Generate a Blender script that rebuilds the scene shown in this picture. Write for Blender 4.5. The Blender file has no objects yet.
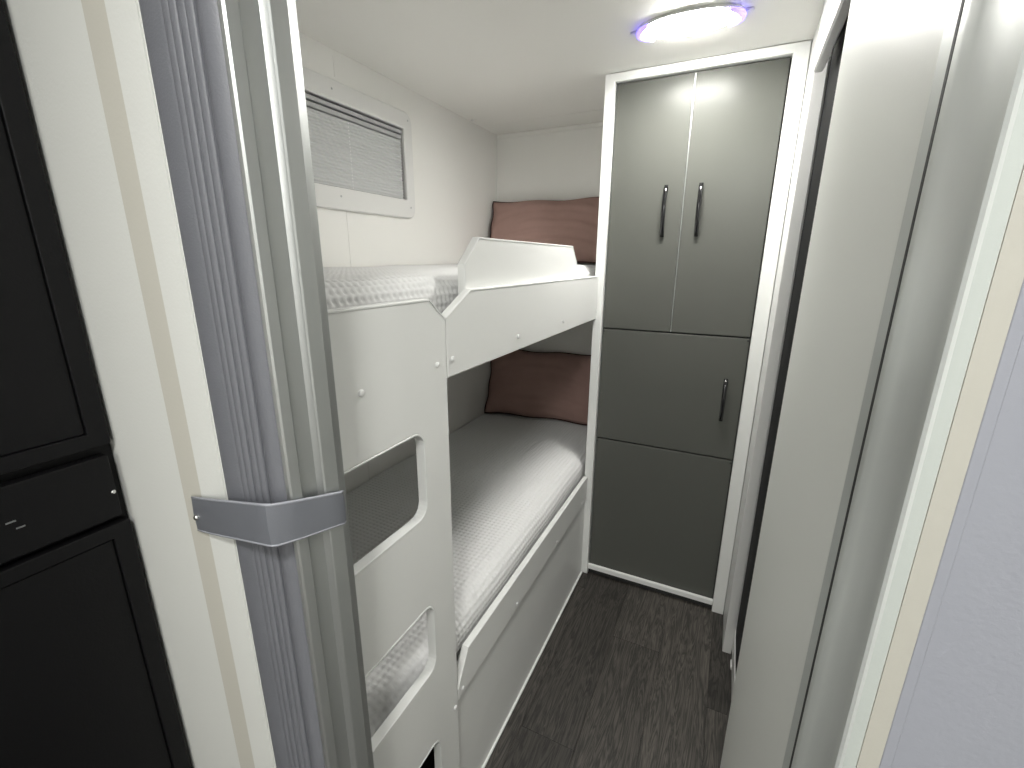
import bpy, bmesh, math, random
from mathutils import Vector, Matrix
R = random.Random(7)
scn = bpy.context.scene
C = scn.collection

# ---------------------------------------------------------------- camera, world, exposure
YAW, PITCH, ROLL, FPX = 0.448726, 0.267127, 0.0050137, 451.10
cy, sy, cp, sp = math.cos(YAW), math.sin(YAW), math.cos(PITCH), math.sin(PITCH)
fw = Vector((-sy*cp, cy*cp, -sp)); rt = Vector((cy, sy, 0)); up = rt.cross(fw)
cr, sr = math.cos(ROLL), math.sin(ROLL)
rt, up = cr*rt + sr*up, -sr*rt + cr*up
cam_d = bpy.data.cameras.new('camera'); cam = bpy.data.objects.new('camera', cam_d); C.objects.link(cam)
cam_d.sensor_width = 36; cam_d.sensor_fit = 'HORIZONTAL'; cam_d.lens = 36*FPX/1024; cam_d.clip_start = 0.01
m = Matrix((rt, up, -fw)).transposed().to_4x4(); m.translation = Vector((0, 0, 1.38)); cam.matrix_world = m
scn.camera = cam
w = bpy.data.worlds.new('world'); scn.world = w; w.use_nodes = True
w.node_tree.nodes['Background'].inputs[0].default_value = (.8,.85,1,1)
w.node_tree.nodes['Background'].inputs[1].default_value = .3
vs = scn.view_settings
vs.view_transform = 'Standard'; vs.look = 'None'; vs.gamma = 1; vs.exposure = 0.55; vs.use_curve_mapping = False
BUNK_LAMP = 97.0        # emission of the bunk room's ceiling light
HALL_FILL = 88.0         # emission of the unseen ceiling lights added in the living area

# ---------------------------------------------------------------- materials
def mat(name, col, rough=.5, metal=0, bump=0, bscale=200, var=0, vscale=3, spec=.5, aniso=None, coat=0):
    M = bpy.data.materials.new(name); M.use_nodes = True
    nt = M.node_tree; n = nt.nodes; b = n['Principled BSDF']; L = nt.links
    b.inputs['Base Color'].default_value = (*col, 1); b.inputs['Roughness'].default_value = rough
    b.inputs['Metallic'].default_value = metal; b.inputs['Specular IOR Level'].default_value = spec
    b.inputs['Coat Weight'].default_value = coat
    tc = n.new('ShaderNodeTexCoord')
    src = tc.outputs['Object']
    if aniso:
        mp = n.new('ShaderNodeMapping'); mp.inputs['Scale'].default_value = aniso
        L.new(src, mp.inputs[0]); src = mp.outputs[0]
    if bump:
        t = n.new('ShaderNodeTexNoise'); t.inputs['Scale'].default_value = bscale; t.inputs['Detail'].default_value = 4
        L.new(src, t.inputs['Vector'])
        bp = n.new('ShaderNodeBump'); bp.inputs['Strength'].default_value = bump; bp.inputs['Distance'].default_value = .002
        L.new(t.outputs[0], bp.inputs['Height']); L.new(bp.outputs[0], b.inputs['Normal'])
    if var:
        t2 = n.new('ShaderNodeTexNoise'); t2.inputs['Scale'].default_value = vscale; t2.inputs['Detail'].default_value = 6
        L.new(src, t2.inputs['Vector'])
        mr = n.new('ShaderNodeMapRange'); mr.inputs[3].default_value = 1-var; mr.inputs[4].default_value = 1+var
        L.new(t2.outputs[0], mr.inputs[0])
        mx = n.new('ShaderNodeVectorMath'); mx.operation = 'SCALE'; mx.inputs[0].default_value = col
        L.new(mr.outputs[0], mx.inputs['Scale']); L.new(mx.outputs[0], b.inputs['Base Color'])
    return M
M = {}
M['wall'] = mat('white_wallboard', (.90, .895, .86), .45, bump=.08, bscale=300, var=.015)
M['ceiling'] = mat('ceiling_board', (.88, .872, .835), .5, bump=.1, bscale=260, var=.015)
M['panel'] = mat('white_laminate', (.88, .885, .865), .38, bump=.06, bscale=350, var=.012)
M['edge'] = mat('white_edge_trim', (.86, .87, .85), .35)
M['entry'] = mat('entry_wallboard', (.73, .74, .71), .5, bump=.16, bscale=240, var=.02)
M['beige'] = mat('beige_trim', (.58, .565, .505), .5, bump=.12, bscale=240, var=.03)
M['beige_right'] = mat('beige_trim_darkened', (.42, .41, .365), .5, bump=.12, bscale=240, var=.03)  # the left beige, darkened to offset strong light on the right jamb
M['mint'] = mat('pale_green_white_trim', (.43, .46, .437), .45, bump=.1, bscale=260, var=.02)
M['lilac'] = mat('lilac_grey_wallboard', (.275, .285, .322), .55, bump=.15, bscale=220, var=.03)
M['sidewhite'] = mat('jamb_white', (.82, .825, .81), .35)
M['leaf'] = mat('sliding_door_white', (.84, .855, .82), .36, bump=.10, bscale=260, var=.015)
M['grey_door'] = mat('grey_door_laminate', (.108, .111, .100), .28, bump=.03, bscale=400, var=.03, vscale=5, spec=.16)
M['seam'] = mat('dark_gap', (.03, .03, .03), .8)
M['alu'] = mat('brushed_aluminium', (.50, .515, .51), .42, metal=.85, bump=.05, bscale=90, var=.03, aniso=(30, 30, .4))
M['alu_dark'] = mat('grey_aluminium', (.60, .625, .61), .42, metal=.35, var=.03, aniso=(30, 30, .4))
M['vinyl'] = mat('grey_vinyl', (.158, .163, .182), .45, bump=.22, bscale=420, var=.05, vscale=12, spec=.45)
M['strap'] = mat('strap_vinyl', (.165, .173, .195), .38, bump=.1, bscale=380, var=.05, vscale=20)
M['strap_edge'] = mat('strap_welt', (.34, .35, .39), .4)
M['black'] = mat('black_laminate', (.0045, .0045, .005), .45, bump=.1, bscale=300, spec=.2)
M['black_gap'] = mat('black_gap', (.002, .002, .002), .8, spec=.1)
M['dark_inside'] = mat('washroom_dark', (.004, .004, .005), .5, spec=.1)
M['handle'] = mat('black_gloss_handle', (.006, .006, .007), .16, spec=.7)
M['chrome'] = mat('chrome', (.75, .75, .75), .2, metal=1)
M['cap'] = mat('white_plastic_cap', (.84, .84, .83), .3)
M['blanket'] = mat('white_waffle_cotton', (.84, .84, .835), .85, bump=.15, bscale=500, spec=.2)
M['mattress'] = mat('mattress_ticking', (.62, .62, .60), .9, bump=.1, bscale=300)
M['pillow'] = mat('mauve_cotton', (.37, .24, .21), .85, bump=.25, bscale=380, var=.08, vscale=18, spec=.2)
M['piping'] = mat('dark_mauve_piping', (.07, .038, .034), .85, spec=.2)
M['blind'] = mat('grey_pleated_fabric', (.60, .61, .61), .75, bump=.06, bscale=300, spec=.2)
M['rail'] = mat('blind_rail', (.52, .53, .53), .4)
M['winframe'] = mat('white_window_plastic', (.80, .80, .78), .32)
M['shade_dark'] = mat('shade_dark', (.02, .02, .02), .7)  # dark colour standing in for shade in gaps and seams
def glass_mat():
    g = bpy.data.materials.new('tinted_acrylic'); g.use_nodes = True
    b = g.node_tree.nodes['Principled BSDF']
    b.inputs['Base Color'].default_value = (.2, .22, .24, 1); b.inputs['Transmission Weight'].default_value = .6; b.inputs['Roughness'].default_value = .05
    return g
M['glass'] = glass_mat()
def emit(name, col, s):
    e = bpy.data.materials.new(name); e.use_nodes = True
    b = e.node_tree.nodes['Principled BSDF']
    b.inputs['Base Color'].default_value = (.8, .8, .8, 1); b.inputs['Emission Color'].default_value = (*col, 1); b.inputs['Emission Strength'].default_value = s
    return e
M['lens'] = emit('lit_lens', (1, .985, .935), BUNK_LAMP)
M['lens_added'] = emit('added_lens_living', (1, .995, .965), HALL_FILL)
M['blue'] = emit('blue_led_end', (.14, .08, 1), 2.0)
def plank_mat():
    P = bpy.data.materials.new('dark_oak_vinyl'); P.use_nodes = True
    nt = P.node_tree; n = nt.nodes; L = nt.links; b = n['Principled BSDF']
    tc = n.new('ShaderNodeTexCoord'); oi = n.new('ShaderNodeObjectInfo')
    cb = n.new('ShaderNodeCombineXYZ'); mu = n.new('ShaderNodeMath'); mu.operation = 'MULTIPLY'; mu.inputs[1].default_value = 37
    L.new(oi.outputs['Random'], mu.inputs[0])
    for i in range(3): L.new(mu.outputs[0], cb.inputs[i])
    ad = n.new('ShaderNodeVectorMath'); L.new(tc.outputs['Object'], ad.inputs[0]); L.new(cb.outputs[0], ad.inputs[1])
    mp = n.new('ShaderNodeMapping'); mp.inputs['Scale'].default_value = (14, 1.1, 14); L.new(ad.outputs[0], mp.inputs[0])
    wv = n.new('ShaderNodeTexNoise'); wv.inputs['Scale'].default_value = 2.6; wv.inputs['Detail'].default_value = 8; wv.inputs['Distortion'].default_value = 1.4; L.new(mp.outputs[0], wv.inputs['Vector'])
    mp2 = n.new('ShaderNodeMapping'); mp2.inputs['Scale'].default_value = (160, 5, 160); L.new(ad.outputs[0], mp2.inputs[0])
    fn = n.new('ShaderNodeTexNoise'); fn.inputs['Scale'].default_value = 2; fn.inputs['Detail'].default_value = 3; L.new(mp2.outputs[0], fn.inputs['Vector'])
    rings = n.new('ShaderNodeMath'); rings.operation = 'MULTIPLY'; rings.inputs[1].default_value = 16; L.new(wv.outputs[0], rings.inputs[0])
    fr = n.new('ShaderNodeMath'); fr.operation = 'PINGPONG'; fr.inputs[1].default_value = 1; L.new(rings.outputs[0], fr.inputs[0])
    mixf = n.new('ShaderNodeMath'); mixf.operation = 'MULTIPLY'; L.new(fr.outputs[0], mixf.inputs[0]); L.new(fn.outputs[0], mixf.inputs[1])
    rp = n.new('ShaderNodeValToRGB'); e = rp.color_ramp.elements
    e[0].position = .0; e[0].color = (.026, .0245, .022, 1); e[1].position = .75; e[1].color = (.105, .094, .082, 1)
    L.new(mixf.outputs[0], rp.inputs[0])
    mr = n.new('ShaderNodeMapRange'); mr.inputs[3].default_value = .55; mr.inputs[4].default_value = 1.5; L.new(oi.outputs['Random'], mr.inputs[0])
    sc = n.new('ShaderNodeVectorMath'); sc.operation = 'SCALE'; L.new(rp.outputs[0], sc.inputs[0]); L.new(mr.outputs[0], sc.inputs['Scale'])
    L.new(sc.outputs[0], b.inputs['Base Color'])
    b.inputs['Roughness'].default_value = .5; b.inputs['Specular IOR Level'].default_value = .35
    bp = n.new('ShaderNodeBump'); bp.inputs['Strength'].default_value = .25; bp.inputs['Distance'].default_value = .0015
    L.new(mixf.outputs[0], bp.inputs['Height']); L.new(bp.outputs[0], b.inputs['Normal'])
    return P
M['plank'] = plank_mat()

# ---------------------------------------------------------------- helpers
def link(name, me, m, parent=None, smooth=False):
    o = bpy.data.objects.new(name, me); C.objects.link(o)
    if m: me.materials.clear(); me.materials.append(M[m] if isinstance(m, str) else m)
    for p in me.polygons: p.use_smooth = smooth
    if parent:
        o.parent = parent; o.matrix_parent_inverse = parent.matrix_world.inverted()
    return o
def bm_obj(name, bm, m, parent=None, smooth=False):
    me = bpy.data.meshes.new(name); bmesh.ops.recalc_face_normals(bm, faces=bm.faces); bm.to_mesh(me); bm.free()
    return link(name, me, m, parent, smooth)
def add_box(bm, lo, hi, bev=0, seg=2):
    t = bmesh.new(); bmesh.ops.create_cube(t, size=1)
    s = [hi[i]-lo[i] for i in range(3)]; c = [(hi[i]+lo[i])/2 for i in range(3)]
    for v in t.verts: v.co = Vector([v.co[i]*s[i]+c[i] for i in range(3)])
    if bev: bmesh.ops.bevel(t, geom=t.edges[:], offset=bev, segments=seg, affect='EDGES', clamp_overlap=True)
    me = bpy.data.meshes.new('t'); t.to_mesh(me); t.free(); bm.from_mesh(me); bpy.data.meshes.remove(me)
def box(name, lo, hi, m, parent=None, bev=0, seg=2):
    bm = bmesh.new(); add_box(bm, lo, hi, bev, seg); return bm_obj(name, bm, m, parent)
def empty(name, loc, label, cat, group=None):
    o = bpy.data.objects.new(name, None); C.objects.link(o); o.location = loc; o.empty_display_size = .05
    o.matrix_world = Matrix.Translation(loc); tag(o, label, cat, group); return o
def tag(o, label, cat, group=None, kind=None):
    o['label'] = label; o['category'] = cat
    if group: o['group'] = group
    if kind: o['kind'] = kind
    return o
def st(o, label, cat): return tag(o, label, cat, kind='structure')
def rrect(u0, v0, u1, v1, r=.0, n=5):
    if r <= 0: return [(u0, v0), (u1, v0), (u1, v1), (u0, v1)]
    out = []
    for cx, cyy, a0 in ((u1-r, v0+r, -90), (u1-r, v1-r, 0), (u0+r, v1-r, 90), (u0+r, v0+r, 180)):
        for i in range(n+1):
            a = math.radians(a0+90*i/n); out.append((cx+r*math.cos(a), cyy+r*math.sin(a)))
    return out
def panel(name, loops, plane, w0, w1, m, parent=None, bev=.0015, res=2):
    """flat board with holes and rounded edges. plane 'x': loops are (y,z), w is x; plane 'y': loops are (x,z), w is y; plane 'z': (x,y), w is z"""
    cu = bpy.data.curves.new('t', 'CURVE'); cu.dimensions = '2D'; cu.fill_mode = 'BOTH'
    for lp in loops:
        s = cu.splines.new('POLY'); s.points.add(len(lp)-1)
        for p, q in zip(s.points, lp): p.co = (q[0], q[1], 0, 1)
        s.use_cyclic_u = True
    cu.extrude = abs(w1-w0)/2-bev; cu.bevel_depth = bev; cu.bevel_resolution = res; cu.offset = -bev
    t = bpy.data.objects.new('t', cu); C.objects.link(t)
    dg = bpy.context.evaluated_depsgraph_get()
    me = bpy.data.meshes.new_from_object(t.evaluated_get(dg)); bpy.data.objects.remove(t); bpy.data.curves.remove(cu)
    wm = (w0+w1)/2
    for v in me.vertices:
        u, q, k = v.co
        v.co = {'x': (k+wm, u, q), 'y': (u, wm-k, q), 'z': (u, q, k+wm)}[plane]
    bm = bmesh.new(); bm.from_mesh(me); bmesh.ops.remove_doubles(bm, verts=bm.verts, dist=1e-5)
    bmesh.ops.recalc_face_normals(bm, faces=bm.faces); bm.to_mesh(me); bm.free(); me.name = name
    return link(name, me, m, parent)
def lathe(bm, prof, mtx, seg=20):
    rings = []
    for r, z in prof:
        rings.append([bm.verts.new(mtx @ Vector((r*math.cos(2*math.pi*i/seg), r*math.sin(2*math.pi*i/seg), z))) for i in range(seg)])
    for a, b in zip(rings, rings[1:]):
        for i in range(seg): bm.faces.new((a[i], a[(i+1) % seg], b[(i+1) % seg], b[i]))
    bm.faces.new(rings[0][::-1]); bm.faces.new(rings[-1])
AX = {'+x': Matrix.Rotation(math.pi/2, 4, 'Y'), '-y': Matrix.Rotation(math.pi/2, 4, 'X'), '-x': Matrix.Rotation(-math.pi/2, 4, 'Y'), '-z': Matrix.Rotation(math.pi, 4, 'X'), '+z': Matrix.Identity(4)}
def button(name, p, axis, r, h, m, parent):
    bm = bmesh.new(); lathe(bm, [(r, 0), (r, h*.45), (r*.82, h*.8), (r*.45, h)], Matrix.Translation(p) @ AX[axis], 16)
    return bm_obj(name, bm, m, parent, True)
def tube(bm, pts, rad, seg=8, closed=False):
    n = len(pts); rings = []
    for i, p in enumerate(pts):
        a = pts[(i-1) % n] if (closed or i) else p; b = pts[(i+1) % n] if (closed or i < n-1) else p
        d = (Vector(b)-Vector(a)).normalized(); h = Vector((0, 0, 1)) if abs(d.z) < .9 else Vector((1, 0, 0))
        s = d.cross(h).normalized(); t = s.cross(d)
        r = rad[i] if isinstance(rad, (list, tuple)) else rad
        rings.append([bm.verts.new(Vector(p)+r*(math.cos(2*math.pi*k/seg)*s+math.sin(2*math.pi*k/seg)*t)) for k in range(seg)])
    pr = list(zip(rings, rings[1:])) + ([(rings[-1], rings[0])] if closed else [])
    for a, b in pr:
        for k in range(seg): bm.faces.new((a[k], a[(k+1) % seg], b[(k+1) % seg], b[k]))
    if not closed: bm.faces.new(rings[0][::-1]); bm.faces.new(rings[-1])
def extrude_xy(name, poly, z0, z1, m, parent=None, smooth=False, z1f=None):
    bm = bmesh.new(); a = [bm.verts.new((x, y, z0)) for x, y in poly]; b = [bm.verts.new((x, y, z1)) for x, y in poly]
    for i in range(len(poly)): j = (i+1) % len(poly); bm.faces.new((a[i], a[j], b[j], b[i]))
    bm.faces.new(a[::-1]); bm.faces.new(b)
    o = bm_obj(name, bm, m, parent, smooth)
    return o
def auto_smooth(o, ang=40):
    for p in o.data.polygons: p.use_smooth = True
    o.data.set_sharp_from_angle(angle=math.radians(ang))

# ---------------------------------------------------------------- the room
CEIL, XW, YB = 2.0, -1.19, 2.28
YP0, YP1 = .300, .335                    # entry partition
XR = 1.05; YN = -2.4
sub = box('floor', (XW, YN, -.03), (XR, YB, -.004), 'seam')
st(sub, 'dark wood plank floor of the narrow aisle', 'floor')
PW = .17; col_x = [-.43+PW*k for k in range(-5, 9)]
offs = {0: .971, 1: 1.437, 2: 2.05, 3: 1.286, -1: 1.644}
pm = {}
for k in range(-5, 9):
    x0 = -.43+PW*k; x1 = min(x0+PW, XR); x0c = max(x0, XW)
    if x1-x0c < .01: continue
    e0 = offs.get(k, 1.1+((k*.37) % 1)*.9)
    ys = sorted(e0+1.2*j for j in range(-5, 4)); ys = [y for y in ys if YN < y < YB]; ys = [YN]+ys+[YB]
    for a, b in zip(ys, ys[1:]):
        key = (round(x1-x0c, 3), round(b-a, 3))
        if key not in pm:
            bm = bmesh.new(); add_box(bm, (.0003, .0003, -.004), (key[0]-.0003, key[1]-.0003, 0), .0006, 1)
            me = bpy.data.meshes.new('plank'); bm.to_mesh(me); bm.free(); me.materials.append(M['plank']); pm[key] = me
        o = bpy.data.objects.new('plank', pm[key]); C.objects.link(o); o.location = (x0c, a, 0); o.parent = sub
ce = box('ceiling', (XW-.03, YN, CEIL), (XR, YB+.03, CEIL+.03), 'ceiling'); st(ce, 'off-white flat caravan ceiling', 'ceiling')
box('ceiling_joint', (XW, 2.10, CEIL-.0012), (-.49, 2.108, CEIL), 'ceiling', ce, .0005, 1)
# left wall with a hole for the window
WY0, WY1, WZ0, WZ1 = .86, 1.515, 1.590, 1.865
wl = panel('wall_left', [[(YN, 0), (YB, 0), (YB, CEIL), (YN, CEIL)], rrect(WY0, WZ0, WY1, WZ1, .03)], 'x', XW-.03, XW, 'wall', bev=.0004)
st(wl, 'white outer side wall behind the bunks, with the small window', 'wall')
box('panel_joint', (XW-.001, 1.196, 0), (XW+.0012, 1.202, 1.545), 'wall', wl, .0005, 1)
box('panel_joint', (XW-.001, 1.196, 1.925), (XW+.0012, 1.202, CEIL-.018), 'wall', wl, .0005, 1)
wb = box('wall_back', (XW-.03, YB, 0), (XR, YB+.03, CEIL), 'wall'); st(wb, 'cream end wall behind the pillows', 'wall')
tr = bmesh.new(); add_box(tr, (XW, YB-.006, CEIL-.02), (-.49, YB, CEIL), .002, 1)
st(bm_obj('trim_1', tr, 'wall'), 'thin cream cornice strip where end wall meets ceiling', 'trim')
wr = box('wall_right', (.17, YP1, 0), (.20, YB, CEIL), 'wall'); st(wr, 'white washroom wall behind the sliding door', 'wall')
# living area shell (behind the camera)
st(box('wall_living_right', (XR, YN, 0), (XR+.03, YB, CEIL), 'wall'), 'white side wall of the living area', 'wall')
st(box('wall_living_rear', (XW, YN-.03, 0), (XR, YN, CEIL), 'wall'), 'white rear wall of the living area', 'wall')

# entry partition, left half
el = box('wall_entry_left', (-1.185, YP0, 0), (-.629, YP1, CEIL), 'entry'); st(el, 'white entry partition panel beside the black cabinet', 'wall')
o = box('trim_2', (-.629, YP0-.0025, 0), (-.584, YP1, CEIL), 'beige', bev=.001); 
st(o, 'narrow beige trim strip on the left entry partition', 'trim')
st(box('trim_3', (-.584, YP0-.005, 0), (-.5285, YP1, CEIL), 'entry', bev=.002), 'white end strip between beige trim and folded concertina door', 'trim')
# right half
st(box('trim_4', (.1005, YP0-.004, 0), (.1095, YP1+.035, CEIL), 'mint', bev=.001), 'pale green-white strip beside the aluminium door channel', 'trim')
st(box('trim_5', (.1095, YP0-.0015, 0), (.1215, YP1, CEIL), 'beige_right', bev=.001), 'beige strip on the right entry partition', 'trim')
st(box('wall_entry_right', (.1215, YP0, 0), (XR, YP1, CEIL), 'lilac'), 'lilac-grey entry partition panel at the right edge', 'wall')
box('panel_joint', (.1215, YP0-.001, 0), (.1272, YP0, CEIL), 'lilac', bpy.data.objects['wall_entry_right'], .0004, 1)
hd = box('trim_6', (-.527, YP0, 1.955), (.1005, YP1, CEIL), 'alu_dark', bev=.002); st(hd, 'overhead track of the concertina door', 'trim')

# ---------------------------------------------------------------- wardrobe
wd = empty('wardrobe', (-.185, 1.76, 0), 'tall built-in wardrobe with four grey doors in a white frame', 'wardrobe')
box('carcass', (-.478, 1.778, .0), (.117, YB-.004, CEIL-.003), 'panel', wd)
YF = 1.738
L0, L1, R0, R1 = -.4865, -.4515, .0735, .1165
panel('face_frame', [[(L0, 0), (L1, 0), (L1, 1.9715), (R0, 1.9715), (R0, 0), (R1, 0), (R1, CEIL-.002), (L0, CEIL-.002)]], 'y', YF, 1.7775, 'edge', wd, bev=.003)
box('plinth_rail', (L1+.0005, 1.742, .026), (R0-.0005, 1.756, .049), 'edge', wd, .002)
box('kick_board', (L1+.0005, 1.757, 0), (R0-.0005, 1.7725, .047), 'seam', wd)  # coloured dark to stand for the shadow under the plinth rail
box('gap_backing', (L1, 1.7725, .045), (R0, 1.7785, 1.9715), 'seam', wd)
def wdoor(x0, z0, x1, z1): return panel('door', [rrect(x0, z0, x1, z1, .002, 2)], 'y', 1.757, 1.7735, 'grey_door', wd, bev=.0015)
XS = -.194; g = .0022
d1 = wdoor(L1+.003, 1.127, XS-g, 1.968); d2 = wdoor(XS+g, 1.127, R0-.004, 1.968)
d3 = wdoor(L1+.003, .666, R0-.004, 1.121); d4 = wdoor(L1+.003, .050, R0-.004, .660)
box('meeting_strip', (XS-.0010, 1.7575, 1.127), (XS+.0010, 1.768, 1.968), 'alu', wd)
def bow(x, z0, z1, parent):
    n = 15; pts = []; bm = bmesh.new()
    rings = []
    for i in range(n):
        t = i/(n-1); z = z0+(z1-z0)*t; d = .004+.022*(math.sin(math.pi*t)**.55)
        wdt = .0068; th = .0045
        pts.append((x, 1.757-d, z)); ring = []
        for k in range(10):
            a = 2*math.pi*k/10; ring.append(bm.verts.new((x+wdt*math.cos(a), 1.757-d+th*math.sin(a), z)))
        rings.append(ring)
    for a, b in zip(rings, rings[1:]):
        for k in range(10): bm.faces.new((a[k], a[(k+1) % 10], b[(k+1) % 10], b[k]))
    bm.faces.new(rings[0]); bm.faces.new(rings[-1])
    for z in (z0+.008, z1-.008):
        tube(bm, [(x, 1.758, z), (x, 1.757-.012, z)], .005, 8)
    return bm_obj('handle', bm, 'handle', parent, True)
bow(-.254, 1.463, 1.635, d1); bow(-.141, 1.463, 1.635, d2); bow(.0125, .812, .972, d3)
for z in (1.126, .663):
    for x in (L1+.008, R0-.008): button('door_bumper', (x, 1.757, z-.012), '-y', .0035, .002, 'seam', wd)
# jamb board beside the wardrobe, washroom doorway, sliding door
st(box('trim_7', (.1185, 1.542, 0), (.1480, 1.7765, CEIL), 'sidewhite', bev=.0015), 'white jamb board between the wardrobe and the dark doorway', 'trim')
fr = panel('trim_8', [rrect(.45, .022, 1.74, CEIL-.03, .004, 2), rrect(.62, .098, 1.545, 1.895, .022)], 'x', .1485, .1515, 'sidewhite', bev=.001)
st(fr, 'white washroom door frame with rounded corners', 'trim')
bd = box('dark_panel_1', (.1520, .5, .03), (.1690, 1.70, 1.96), 'dark_inside'); st(bd, 'black panel standing in for the dark washroom inside the doorway', 'door')  # black sheet stands in for the dark inside of the washroom
pe = box('trim_9', (.1125, .40, 1.835), (.1345, 1.492, CEIL-.0005), 'sidewhite', bev=.003); st(pe, 'white pelmet at ceiling hiding the sliding door track', 'trim')
ra = empty('sliding_track', (.142, 1.0, 1.9), 'grey metal track under the pelmet above the sliding door', 'rail')
box('rail', (.1355, .45, 1.885), (.1385, 1.50, 1.985), 'alu_dark', ra); box('rail', (.1440, .45, 1.905), (.1470, 1.50, 1.985), 'alu_dark', ra)
box('rail_top', (.1385, .45, 1.975), (.1440, 1.50, 1.985), 'alu_dark', ra)
sl = empty('door_2', (.118, .75, 0), 'plain white sliding washroom door pushed partly open', 'door'); sl['kind'] = 'structure'
panel('leaf', [rrect(.463, .012, 1.000, 1.832, .003, 2)], 'x', .1125, .1225, 'leaf', sl, bev=.0015)
box('edge_profile', (.1100, .415, .012), (.1225, .4628, 1.832), 'alu_dark', sl, .0015)
fg = empty('floor_guide', (.150, 1.50, 0), 'small white floor guide at the foot of the sliding door', 'guide')
box('guide_base', (.146, 1.47, 0), (.166, 1.51, .012), 'cap', fg, .002); box('guide_fin', (.152, 1.475, .011), (.158, 1.505, .026), 'cap', fg, .002)

# ---------------------------------------------------------------- bunks
bk = empty('bunk_bed', (-.83, 1.05, 0), 'white built-in double bunk bed with cut-out ladder end panel', 'bunk bed')
BX0, BX1 = -.486, -.470
lad = panel('ladder_panel', [[(.372, .0005), (.6905, .0005), (.6905, 1.275), (.643, 1.3135), (.372, 1.3135)],
      rrect(.388, .915, .6125, 1.088, .030), rrect(.388, .556, .6165, .722, .030), rrect(.388, .200, .6165, .368, .030)], 'x', BX0+.001, BX1+.002, 'panel', bk, bev=.003, res=3)
def lip(lo, hi, r, parent):       # bright plastic edging inside a step hole
    n = panel('step_edging', [rrect(lo[0]-.0005, lo[1]-.0005, hi[0]+.0005, hi[1]+.0005, r), rrect(lo[0]+.003, lo[1]+.003, hi[0]-.003, hi[1]-.003, r-.003)], 'x', BX0-.001, BX1+.0028, 'edge', parent, bev=.001)
lip((.388, .915), (.6125, 1.088), .030, lad); lip((.388, .556), (.6165, .722), .030, lad); lip((.388, .200), (.6165, .368), .030, lad)
up_p = panel('upper_side_panel', [[(.695, 1.163), (1.7335, 1.163), (1.7335, 1.306), (1.722, 1.322), (.785, 1.322), (.695, 1.277)]], 'x', BX0, BX1, 'panel', bk, bev=.003, res=3)
bm = bmesh.new()
def cap_strip(name, pts, m, parent, x0, x1, th=.0025):
    bm = bmesh.new(); a = []
    n = len(pts)
    for i, p in enumerate(pts):
        q0 = Vector(pts[max(i-1, 0)]); q1 = Vector(pts[min(i+1, n-1)]); d = (q1-q0).normalized(); nn = Vector((-d.y, d.x))
        a.append([bm.verts.new((x, *(Vector(p)+nn*k))) for x, k in ((x0, -.001), (x1, -.001), (x1, th*.4), (x1-.002, th), (x0+.002, th), (x0, th*.4))])
    for r0, r1 in zip(a, a[1:]):
        for k in range(6): bm.faces.new((r0[k], r0[(k+1) % 6], r1[(k+1) % 6], r1[k]))
    bm.faces.new(a[0]); bm.faces.new(a[-1])
    return bm_obj(name, bm, m, parent)
cap_strip('edge_band', [(.695, 1.277), (.785, 1.3225), (1.722, 1.3225), (1.7335, 1.306)][::1], 'edge', up_p, BX0-.001, BX1+.001)
cap_strip('edge_band', [(.372, 1.314), (.643, 1.314), (.6905, 1.2755)], 'edge', lad, BX0, BX1+.003)
gd = panel('guard_rail', [[(.795, 1.235), (1.52, 1.235), (1.515, 1.367), (1.462, 1.4235), (.853, 1.4235), (.795, 1.372)]], 'x', -.5035, -.4875, 'panel', bk, bev=.003, res=3)
cap_strip('edge_band', [(.7945, 1.29), (.7945, 1.372), (.853, 1.424), (1.462, 1.424), (1.5155, 1.367), (1.5155, 1.30)], 'edge', gd, -.5045, -.4865)
lo_p = panel('lower_side_panel', [[(.695, .377), (1.7335, .377), (1.7335, .47), (1.72, .487), (.742, .487), (.695, .41)]], 'x', BX0, BX1, 'panel', bk, bev=.003, res=3)
cap_strip('edge_band', [(.695, .4105), (.742, .4875), (1.72, .4875), (1.7335, .47)], 'edge', lo_p, BX0-.001, BX1+.001)
ba = box('base_panel', (-.494, .693, .0005), (-.478, 1.7335, .40), 'panel', bk, .001)
box('floor_bead', (-.479, .693, .0005), (-.472, 1.7335, .010), 'edge', ba, .002)
box('upper_deck', (XW+.004, .372, 1.185), (-.488, YB-.004, 1.205), 'panel', bk)
box('lower_deck', (XW+.004, .372, .40), (-.494, YB-.004, .42), 'panel', bk)
for y, z in ((.469, 1.194), (.659, 1.197), (.676, .378)): button('screw_cap', (BX1+.002, y, z), '+x', .0055, .004, 'cap', lad)
for y in (.712, 1.009, 1.341): button('screw_cap', (BX1, y, 1.198), '+x', .0052, .004, 'cap', up_p)
for y in (.714, 1.018, 1.36, 1.66): button('screw_cap', (BX1, y, .396), '+x', .0045, .003, 'cap', lo_p)

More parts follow.
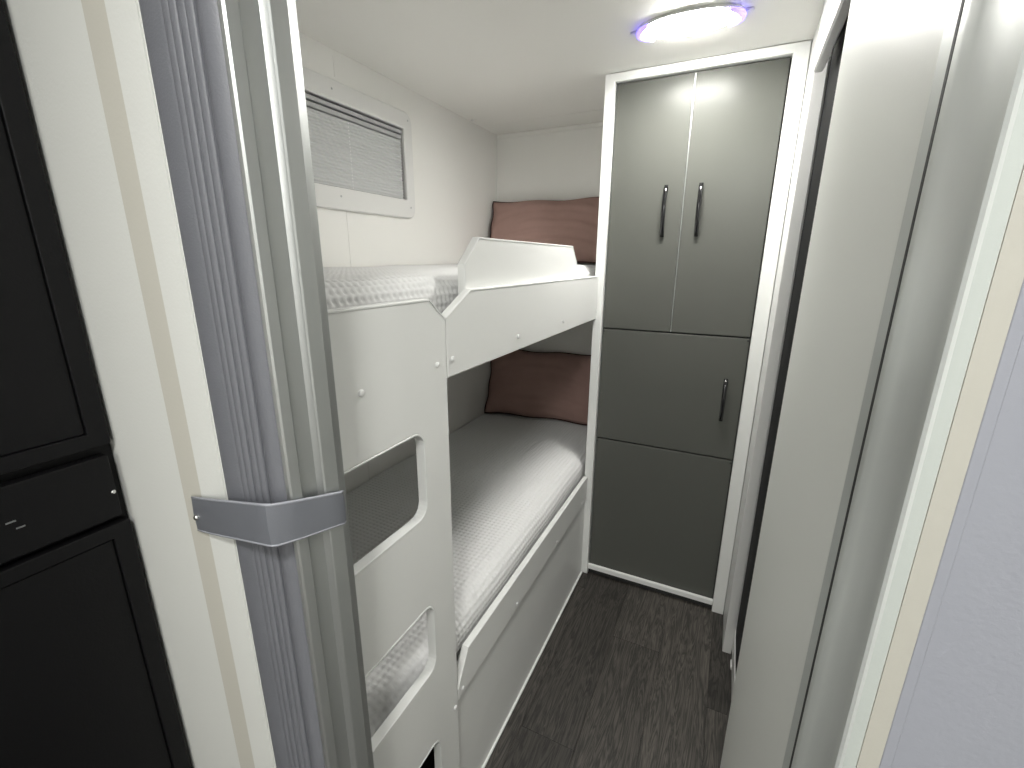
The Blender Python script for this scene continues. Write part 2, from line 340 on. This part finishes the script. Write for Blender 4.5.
def waffle(name, x_front, z_top, y0, y1, drop, cell, seed, label):
    """blanket: flat over the mattress and rolled down its front edge"""
    rr = random.Random(seed); xw = XW+.006; rad = .045
    flat = (x_front-rad)-xw; arc = rad*math.pi/2; S = flat+arc+drop
    sub = 4; ns = int(S/cell)*sub; ny = int((y1-y0)/cell)*sub
    bm = bmesh.new(); rows = []
    ph = [rr.uniform(0, 6.28) for _ in range(6)]
    for i in range(ns+1):
        s = S*i/ns
        if s < flat: p = (xw+s, z_top); nrm = (0, 1)
        elif s < flat+arc:
            a = (s-flat)/rad; p = (x_front-rad+rad*math.sin(a), z_top-rad+rad*math.cos(a)); nrm = (math.sin(a), math.cos(a))
        else: p = (x_front, z_top-rad-(s-flat-arc)); nrm = (1, 0)
        row = []
        for j in range(ny+1):
            y = y0+(y1-y0)*j/ny
            a = abs(math.cos(math.pi*i/sub)); b = abs(math.cos(math.pi*j/sub))
            hgt = .0060*max(a, b)**1.5
            hem = min(1, (S-s)/.018, j/4, (ny-j)/4); hgt *= max(0, hem)
            und = .0035*math.sin(3.1*y+ph[0]+2*s)+.0025*math.sin(9*s+ph[1]+3*y)+.0018*math.sin(17*y+ph[2]-11*s)
            sag = -.004*math.sin(math.pi*min(1, s/flat))
            hgt += und*(.4+.6*min(1, (S-s)/.1))+sag
            row.append(bm.verts.new((p[0]+nrm[0]*hgt, y, p[1]+nrm[1]*hgt)))
        rows.append(row)
    for r0, r1 in zip(rows, rows[1:]):
        for j in range(ny): bm.faces.new((r0[j], r1[j], r1[j+1], r0[j+1]))
    o = bm_obj(name, bm, 'blanket', None, True)
    return tag(o, label, 'blanket', 'waffle blankets on the bunks')
tag(box('mattress', (XW+.012, .385, 1.206), (-.54, YB-.02, 1.340), 'mattress', bev=.03, seg=3), 'mattress on the upper bunk under its white waffle blanket', 'mattress', 'bunk mattresses')
tag(box('mattress', (XW+.012, .385, .421), (-.54, YB-.02, .530), 'mattress', bev=.03, seg=3), 'mattress on the lower bunk under its white waffle blanket', 'mattress', 'bunk mattresses')
waffle('waffle_blanket', -.522, 1.352, .376, YB-.012, .07, .0150, 3, 'white waffle-weave blanket spread on the upper bunk')
waffle('waffle_blanket', -.506, .546, .376, YB-.012, .05, .0150, 5, 'white waffle-weave blanket spread on the lower bunk')

def pillow(loc, half_w, half_h, thick, lean, turn, roll, seed, label):
    rr = random.Random(seed); p = empty('pillow', loc, label, 'pillow', 'mauve pillows at the bunk heads')
    n, k = 44, 30; ph = [rr.uniform(0, 6.28) for _ in range(8)]
    mt = Matrix.Rotation(turn, 4, 'Z') @ Matrix.Rotation(-lean, 4, 'X') @ Matrix.Rotation(roll, 4, 'Y')
    def edge(u, v):
        x = u*half_w*(1-.035*(1-v*v)) ; z = v*half_h*(1-.05*(1-u*u))
        return x + .003*math.sin(9*v+ph[0])*abs(u), z+half_h+.004*math.sin(7*u+ph[1])*abs(v)
    bm = bmesh.new(); g = {}
    for side in (-1, 1):
        for i in range(n+1):
            for j in range(k+1):
                u = -1+2*i/n; v = -1+2*j/k; bd = i in (0, n) or j in (0, k)
                if bd and side == 1: g[side, i, j] = g[-1, i, j]; continue
                x, z = edge(u, v)
                t = thick*((1-u**4)*(1-v**4))**.5
                wr = .006*math.sin(6*u+4*v+ph[2])*math.sin(5*v-3*u+ph[3])+.003*math.sin(19*u*v+8*u+ph[4])+.0025*math.sin(23*v+9*u*u+ph[5])
                ed = (1-u**6)*(1-v**6)
                g[side, i, j] = bm.verts.new(mt @ Vector((x, side*(t+wr*ed*.9), z)) + Vector(loc))
        for i in range(n):
            for j in range(k):
                f = (g[side, i, j], g[side, i+1, j], g[side, i+1, j+1], g[side, i, j+1])
                bm.faces.new(f if side == 1 else f[::-1])
    bm_obj('cushion', bm, 'pillow', p, True)
    bm = bmesh.new(); pts = []
    for i in range(n): pts.append((-1+2*i/n, -1))
    for j in range(k): pts.append((1, -1+2*j/k))
    for i in range(n): pts.append((1-2*i/n, 1))
    for j in range(k): pts.append((-1, 1-2*j/k))
    tube(bm, [mt @ Vector((edge(u, v)[0], 0, edge(u, v)[1])) + Vector(loc) for u, v in pts], .0042, 6, True)
    bm_obj('piping', bm, 'piping', p, True)
    return p
pillow((-.845, 2.115, 1.366), .325, .165, .050, math.radians(22), math.radians(4), 0, 11, 'mauve pillow on the upper bunk, leaning on the end wall')
pillow((-.865, 2.135, .556), .318, .185, .055, math.radians(18), math.radians(6), 0, 23, 'mauve pillow on the lower bunk, leaning on the end wall')

# ---------------------------------------------------------------- window
win = empty('window_1', (XW, 1.2, 1.72), 'small caravan window with white rounded frame and grey pleated blind', 'window'); win['kind'] = 'structure'
panel('frame', [rrect(.82, 1.537, 1.552, 1.910, .04), rrect(WY0+.006, 1.604, 1.503, 1.851, .006)], 'x', XW-.004, XW+.016, 'winframe', win, bev=.005, res=3)
panel('liner', [rrect(WY0, WZ0, WY1, WZ1, .03), rrect(WY0+.006, 1.600, 1.506, 1.855, .006)], 'x', XW-.03, XW-.002, 'winframe', win, bev=.001)
box('pane', (XW-.031, WY0, WZ0), (XW-.027, WY1, WZ1), 'glass', win)
box('shadow_gap', (XW-.020, WY0+.007, 1.601), (XW-.014, 1.505, 1.854), 'shade_dark', win)  # dark sheet painted in for the shade around the blind
box('cassette', (XW-.012, WY0+.008, 1.834), (XW+.006, 1.503, 1.8455), 'rail', win, .002)
box('cassette_lip', (XW-.012, WY0+.008, 1.8145), (XW+.003, 1.502, 1.8290), 'rail', win, .002)
bm = bmesh.new(); npl = 20; ztop, zbot = 1.810, 1.606
prev = None
for i in range(2*npl+1):
    z = ztop+(zbot-ztop)*i/(2*npl); x = XW+.004-(.0028 if i % 2 else 0)
    a = bm.verts.new((x, WY0+.008, z)); b = bm.verts.new((x, 1.4985-(.006 if i % 2 else 0), z))
    if prev: bm.faces.new((prev[0], prev[1], b, a))
    prev = (a, b)
bl = bm_obj('blind', bm, 'blind', win)
for k in range(npl):                       # cord holes in the pleats
    z = ztop+(zbot-ztop)*(k+.5)/npl
    box('cord', (XW+.0012, 1.235, z-.0028), (XW+.0022, 1.2375, z+.0028), 'cap', bl)
for y, z in ((1.165, 1.882), (1.527, 1.882), (1.165, 1.577), (1.522, 1.577)): button('screw_cap', (XW+.016, y, z), '+x', .0035, .0012, 'rail', win)
bc = button('ceiling_button', (XW+.02, 2.0, CEIL), '-z', .009, .005, 'cap', None); tag(bc, 'tiny white plastic cap on the ceiling near the window wall', 'cap')

# ---------------------------------------------------------------- ceiling lights
def ceiling_lamp(name, cx, cyy, hx, hy, lens, label, blue):
    t = empty(name, (cx, cyy, CEIL), label, 'lamp')
    def oval(nm, a, b, z0, z1, m, n=40, lay=7, dome=True):
        bm = bmesh.new(); rings = []
        for q in range(lay+1):
            f = q/lay; ph = f*math.pi/2
            s = math.cos(ph*.96) if dome else 1; z = z0+(z1-z0)*(math.sin(ph) if dome else f)
            ring = []
            for i in range(n):
                an = 2*math.pi*i/n; c, sn = math.cos(an), math.sin(an)
                ring.append(bm.verts.new((cx+a*s*math.copysign(abs(c)**.85, c), cyy+b*s*math.copysign(abs(sn)**1.0, sn), z)))
            rings.append(ring)
        for r0, r1 in zip(rings, rings[1:]):
            for i in range(n): bm.faces.new((r0[i], r0[(i+1) % n], r1[(i+1) % n], r1[i]))
        bm.faces.new(rings[0]); bm.faces.new(rings[-1])
        return bm_obj(nm, bm, m, t, True)
    oval('base', hx, hy, CEIL-.0005, CEIL-.006, 'cap', dome=False, lay=1)
    oval('lens', hx*.90, hy*.93, CEIL-.006, CEIL-.018, lens)
    if blue:
        for s in (-1, 1):
            bm = bmesh.new(); pts = []
            for i in range(9):
                a = math.radians(-44+88*i/8); pts.append((cx+s*hx*.96*math.cos(a)**.85, cyy+hy*.98*math.sin(a), CEIL-.011))
            tube(bm, pts, [.003+.006*math.sin(math.pi*(i+.5)/9) for i in range(9)], 8)
            e = bm_obj('end_cap', bm, 'blue', t, True); e['label'] = 'glowing violet-blue end of the lamp'
            x = cx+s*hx
            box('end_tab', (min(x, x+s*.02), cyy-.006, CEIL-.006), (max(x, x+s*.02), cyy+.006, CEIL-.0005), 'cap', t, .001)
        box('centre_rib', (cx-.0015, cyy-.03, CEIL-.0195), (cx+.0015, cyy+.03, CEIL-.016), 'cap', t)
    return t
ceiling_lamp('ceiling_light', -.193, 1.482, .135, .068, 'lens', 'lit oval ceiling light with violet-blue ends near the wardrobe', True)
ceiling_lamp('ceiling_light', .0, -.34, .15, .09, 'lens_added', 'added oval ceiling light in the unseen living area, nearer lamp', False)  # unseen lamp added to brighten the partition, ladder and floor
ceiling_lamp('ceiling_light', .10, -1.75, .20, .11, 'lens_added', 'added oval ceiling light in the unseen living area, farther lamp', False)  # second unseen lamp, added for more light from behind the camera

# ---------------------------------------------------------------- concertina door, strap, right channel
cd = empty('concertina_door', (-.46, .32, 0), 'grey vinyl concertina door folded back with aluminium lead post', 'door')
Z0, Z1 = .012, 1.953
def pleat(x0, x1, yf, yb, bulge):
    """one folded pleat: a rounded loop in plan, open to the back"""
    pts = []; r = (x1-x0)/2; n = 8
    for i in range(n+1):
        a = math.pi+math.pi*i/n; pts.append(((x0+x1)/2+r*math.cos(a), yf+bulge+bulge*math.sin(a)))
    out = [(x0, yb)]+pts+[(x1, yb)]
    o = extrude_xy('pleat', out, Z0, Z1, 'vinyl', cd); auto_smooth(o, 50); return o
xs = [-.5255, -.4905, -.4790, -.4675, -.4560, -.4440]
for i, (a, b) in enumerate(zip(xs, xs[1:])): pleat(a+.0002, b-.0002, .2925 if i == 0 else .2905+.001*(i % 2), .362, [.0020, .0022, .0022, .0022, .0024][i])
pleat(-.4438, -.4110, .2880, .362, .0110)
post = [(-.4105, .2905), (-.4075, .2890), (-.4040, .2895), (-.4022, .2915), (-.4010, .2965), (-.4000, .3015), (-.4020, .3030), (-.4045, .3060), (-.4050, .3145), (-.4030, .3240), (-.3985, .3270), (-.3962, .3275), (-.3950, .3292),
        (-.3938, .3465), (-.3950, .3490), (-.3980, .3500), (-.4000, .3540), (-.4025, .3640), (-.4105, .3640)]
o = extrude_xy('lead_post', post, Z0, Z1, 'alu', cd); auto_smooth(o, 24); o['label'] = 'ribbed aluminium lead post'
# strap
spts = [(-.6005, .2940), (-.585, .2915), (-.56, .2870), (-.52, .2810), (-.47, .2738), (-.43, .2680), (-.415, .2658), (-.409, .2655), (-.4055, .2690), (-.3985, .2935), (-.3915, .3300), (-.3885, .3430), (-.391, .3475)]
def zb(t): return 1.034+.0535*min(1, t/.194)-max(0, t-.194)*.15
sv = empty('door_strap', (-.60, .295, 1.06), 'grey vinyl tie-back strap holding the folded concertina door', 'strap')
ln = [0]
for a, b in zip(spts, spts[1:]): ln.append(ln[-1]+math.hypot(b[0]-a[0], b[1]-a[1]))
bm = bmesh.new(); rows = []; edges = ([], [])
for i, (x, y) in enumerate(spts):
    a = Vector(spts[max(i-1, 0)]); b = Vector(spts[min(i+1, len(spts)-1)]); d = (b-a).normalized(); nr = Vector((d.y, -d.x))
    z0 = zb(ln[i]); hgt = .0480 if ln[i] < .194 else .0480-.0075*(ln[i]-.194)/.085
    off = nr*.0018
    rows.append([bm.verts.new((x, y, z0)), bm.verts.new((x+off.x, y+off.y, z0)), bm.verts.new((x+off.x*1.6, y+off.y*1.6, z0+hgt/2)), bm.verts.new((x+off.x, y+off.y, z0+hgt)), bm.verts.new((x, y, z0+hgt))])
    edges[0].append((x+off.x/2, y+off.y/2, z0)); edges[1].append((x+off.x/2, y+off.y/2, z0+hgt))
for r0, r1 in zip(rows, rows[1:]):
    for k in range(5): bm.faces.new((r0[k], r0[(k+1) % 5], r1[(k+1) % 5], r1[k]))
bm.faces.new(rows[0]); bm.faces.new(rows[-1][::-1])
o = bm_obj('band', bm, 'strap', sv); auto_smooth(o, 45)
for e in edges:
    bm = bmesh.new(); tube(bm, e, .0016, 6); bm_obj('welt', bm, 'strap_edge', sv, True)
button('stud', (-.590, .2900, 1.058), '-y', .0040, .0045, 'chrome', sv)
# right channel
ch = empty('door_channel', (.098, .33, 0), 'aluminium receiving channel for the concertina door on right jamb', 'channel')
prof = [(.1004, .2900), (.0985, .2895), (.0970, .2910), (.0968, .2960), (.0985, .3050), (.0990, .3200), (.0985, .3350), (.0962, .3480), (.0940, .3560), (.0935, .3660), (.0945, .3695), (.1004, .3700)]
o = extrude_xy('channel', prof, .002, 1.954, 'alu_dark', ch); auto_smooth(o, 30)
box('seam_shade', (.0942, .3700, .002), (.1004, .3745, 1.954), 'shade_dark', ch)  # dark strip stands in for the shadowed seam at the channel edge

# ---------------------------------------------------------------- black cabinet at the left
cb = empty('black_cabinet', (-.95, 0, 0), 'tall black cabinet with panelled doors and a slim drawer', 'cabinet')
CX = -.780
box('carcass', (-1.186, -.25, .0), (CX-.019, .2985, 1.98), 'black', cb)
def shaker(z0, z1, parent):
    d = panel('door', [rrect(-.245, z0, .2935, z1, .003, 2), rrect(-.195, z0+.022 if False else z0+.021, .2695, z1-.021, .0)], 'x', CX-.017, CX, 'black', parent, bev=.0015)
    box('inset_panel', (CX-.014, -.1945, z0+.0218), (CX-.0035, .2685, z1-.0218), 'black', d, .0015)
    box('inset_shadow', (CX-.0165, -.1950, z0+.021), (CX-.0140, .2695, z1-.021), 'black_gap', d)
    return d
shaker(1.124, 1.95, cb); shaker(.30, 1.002, cb)
dr = panel('drawer', [rrect(-.245, 1.012, .2862, 1.1085, .003, 2)], 'x', CX-.017, CX-.0005, 'black', cb, bev=.002)
button('knob', (CX-.0005, .2815, 1.052), '+x', .0032, .003, 'chrome', dr)
box('lock_mark', (CX-.0007, .172, 1.0600), (CX+.0002, .1815, 1.0622), 'chrome', dr); box('lock_mark', (CX-.0007, .1795, 1.0495), (CX+.0002, .188, 1.0517), 'chrome', dr)
box('kick_board', (CX-.018, -.245, 0), (CX-.010, .2935, .29), 'black', cb)
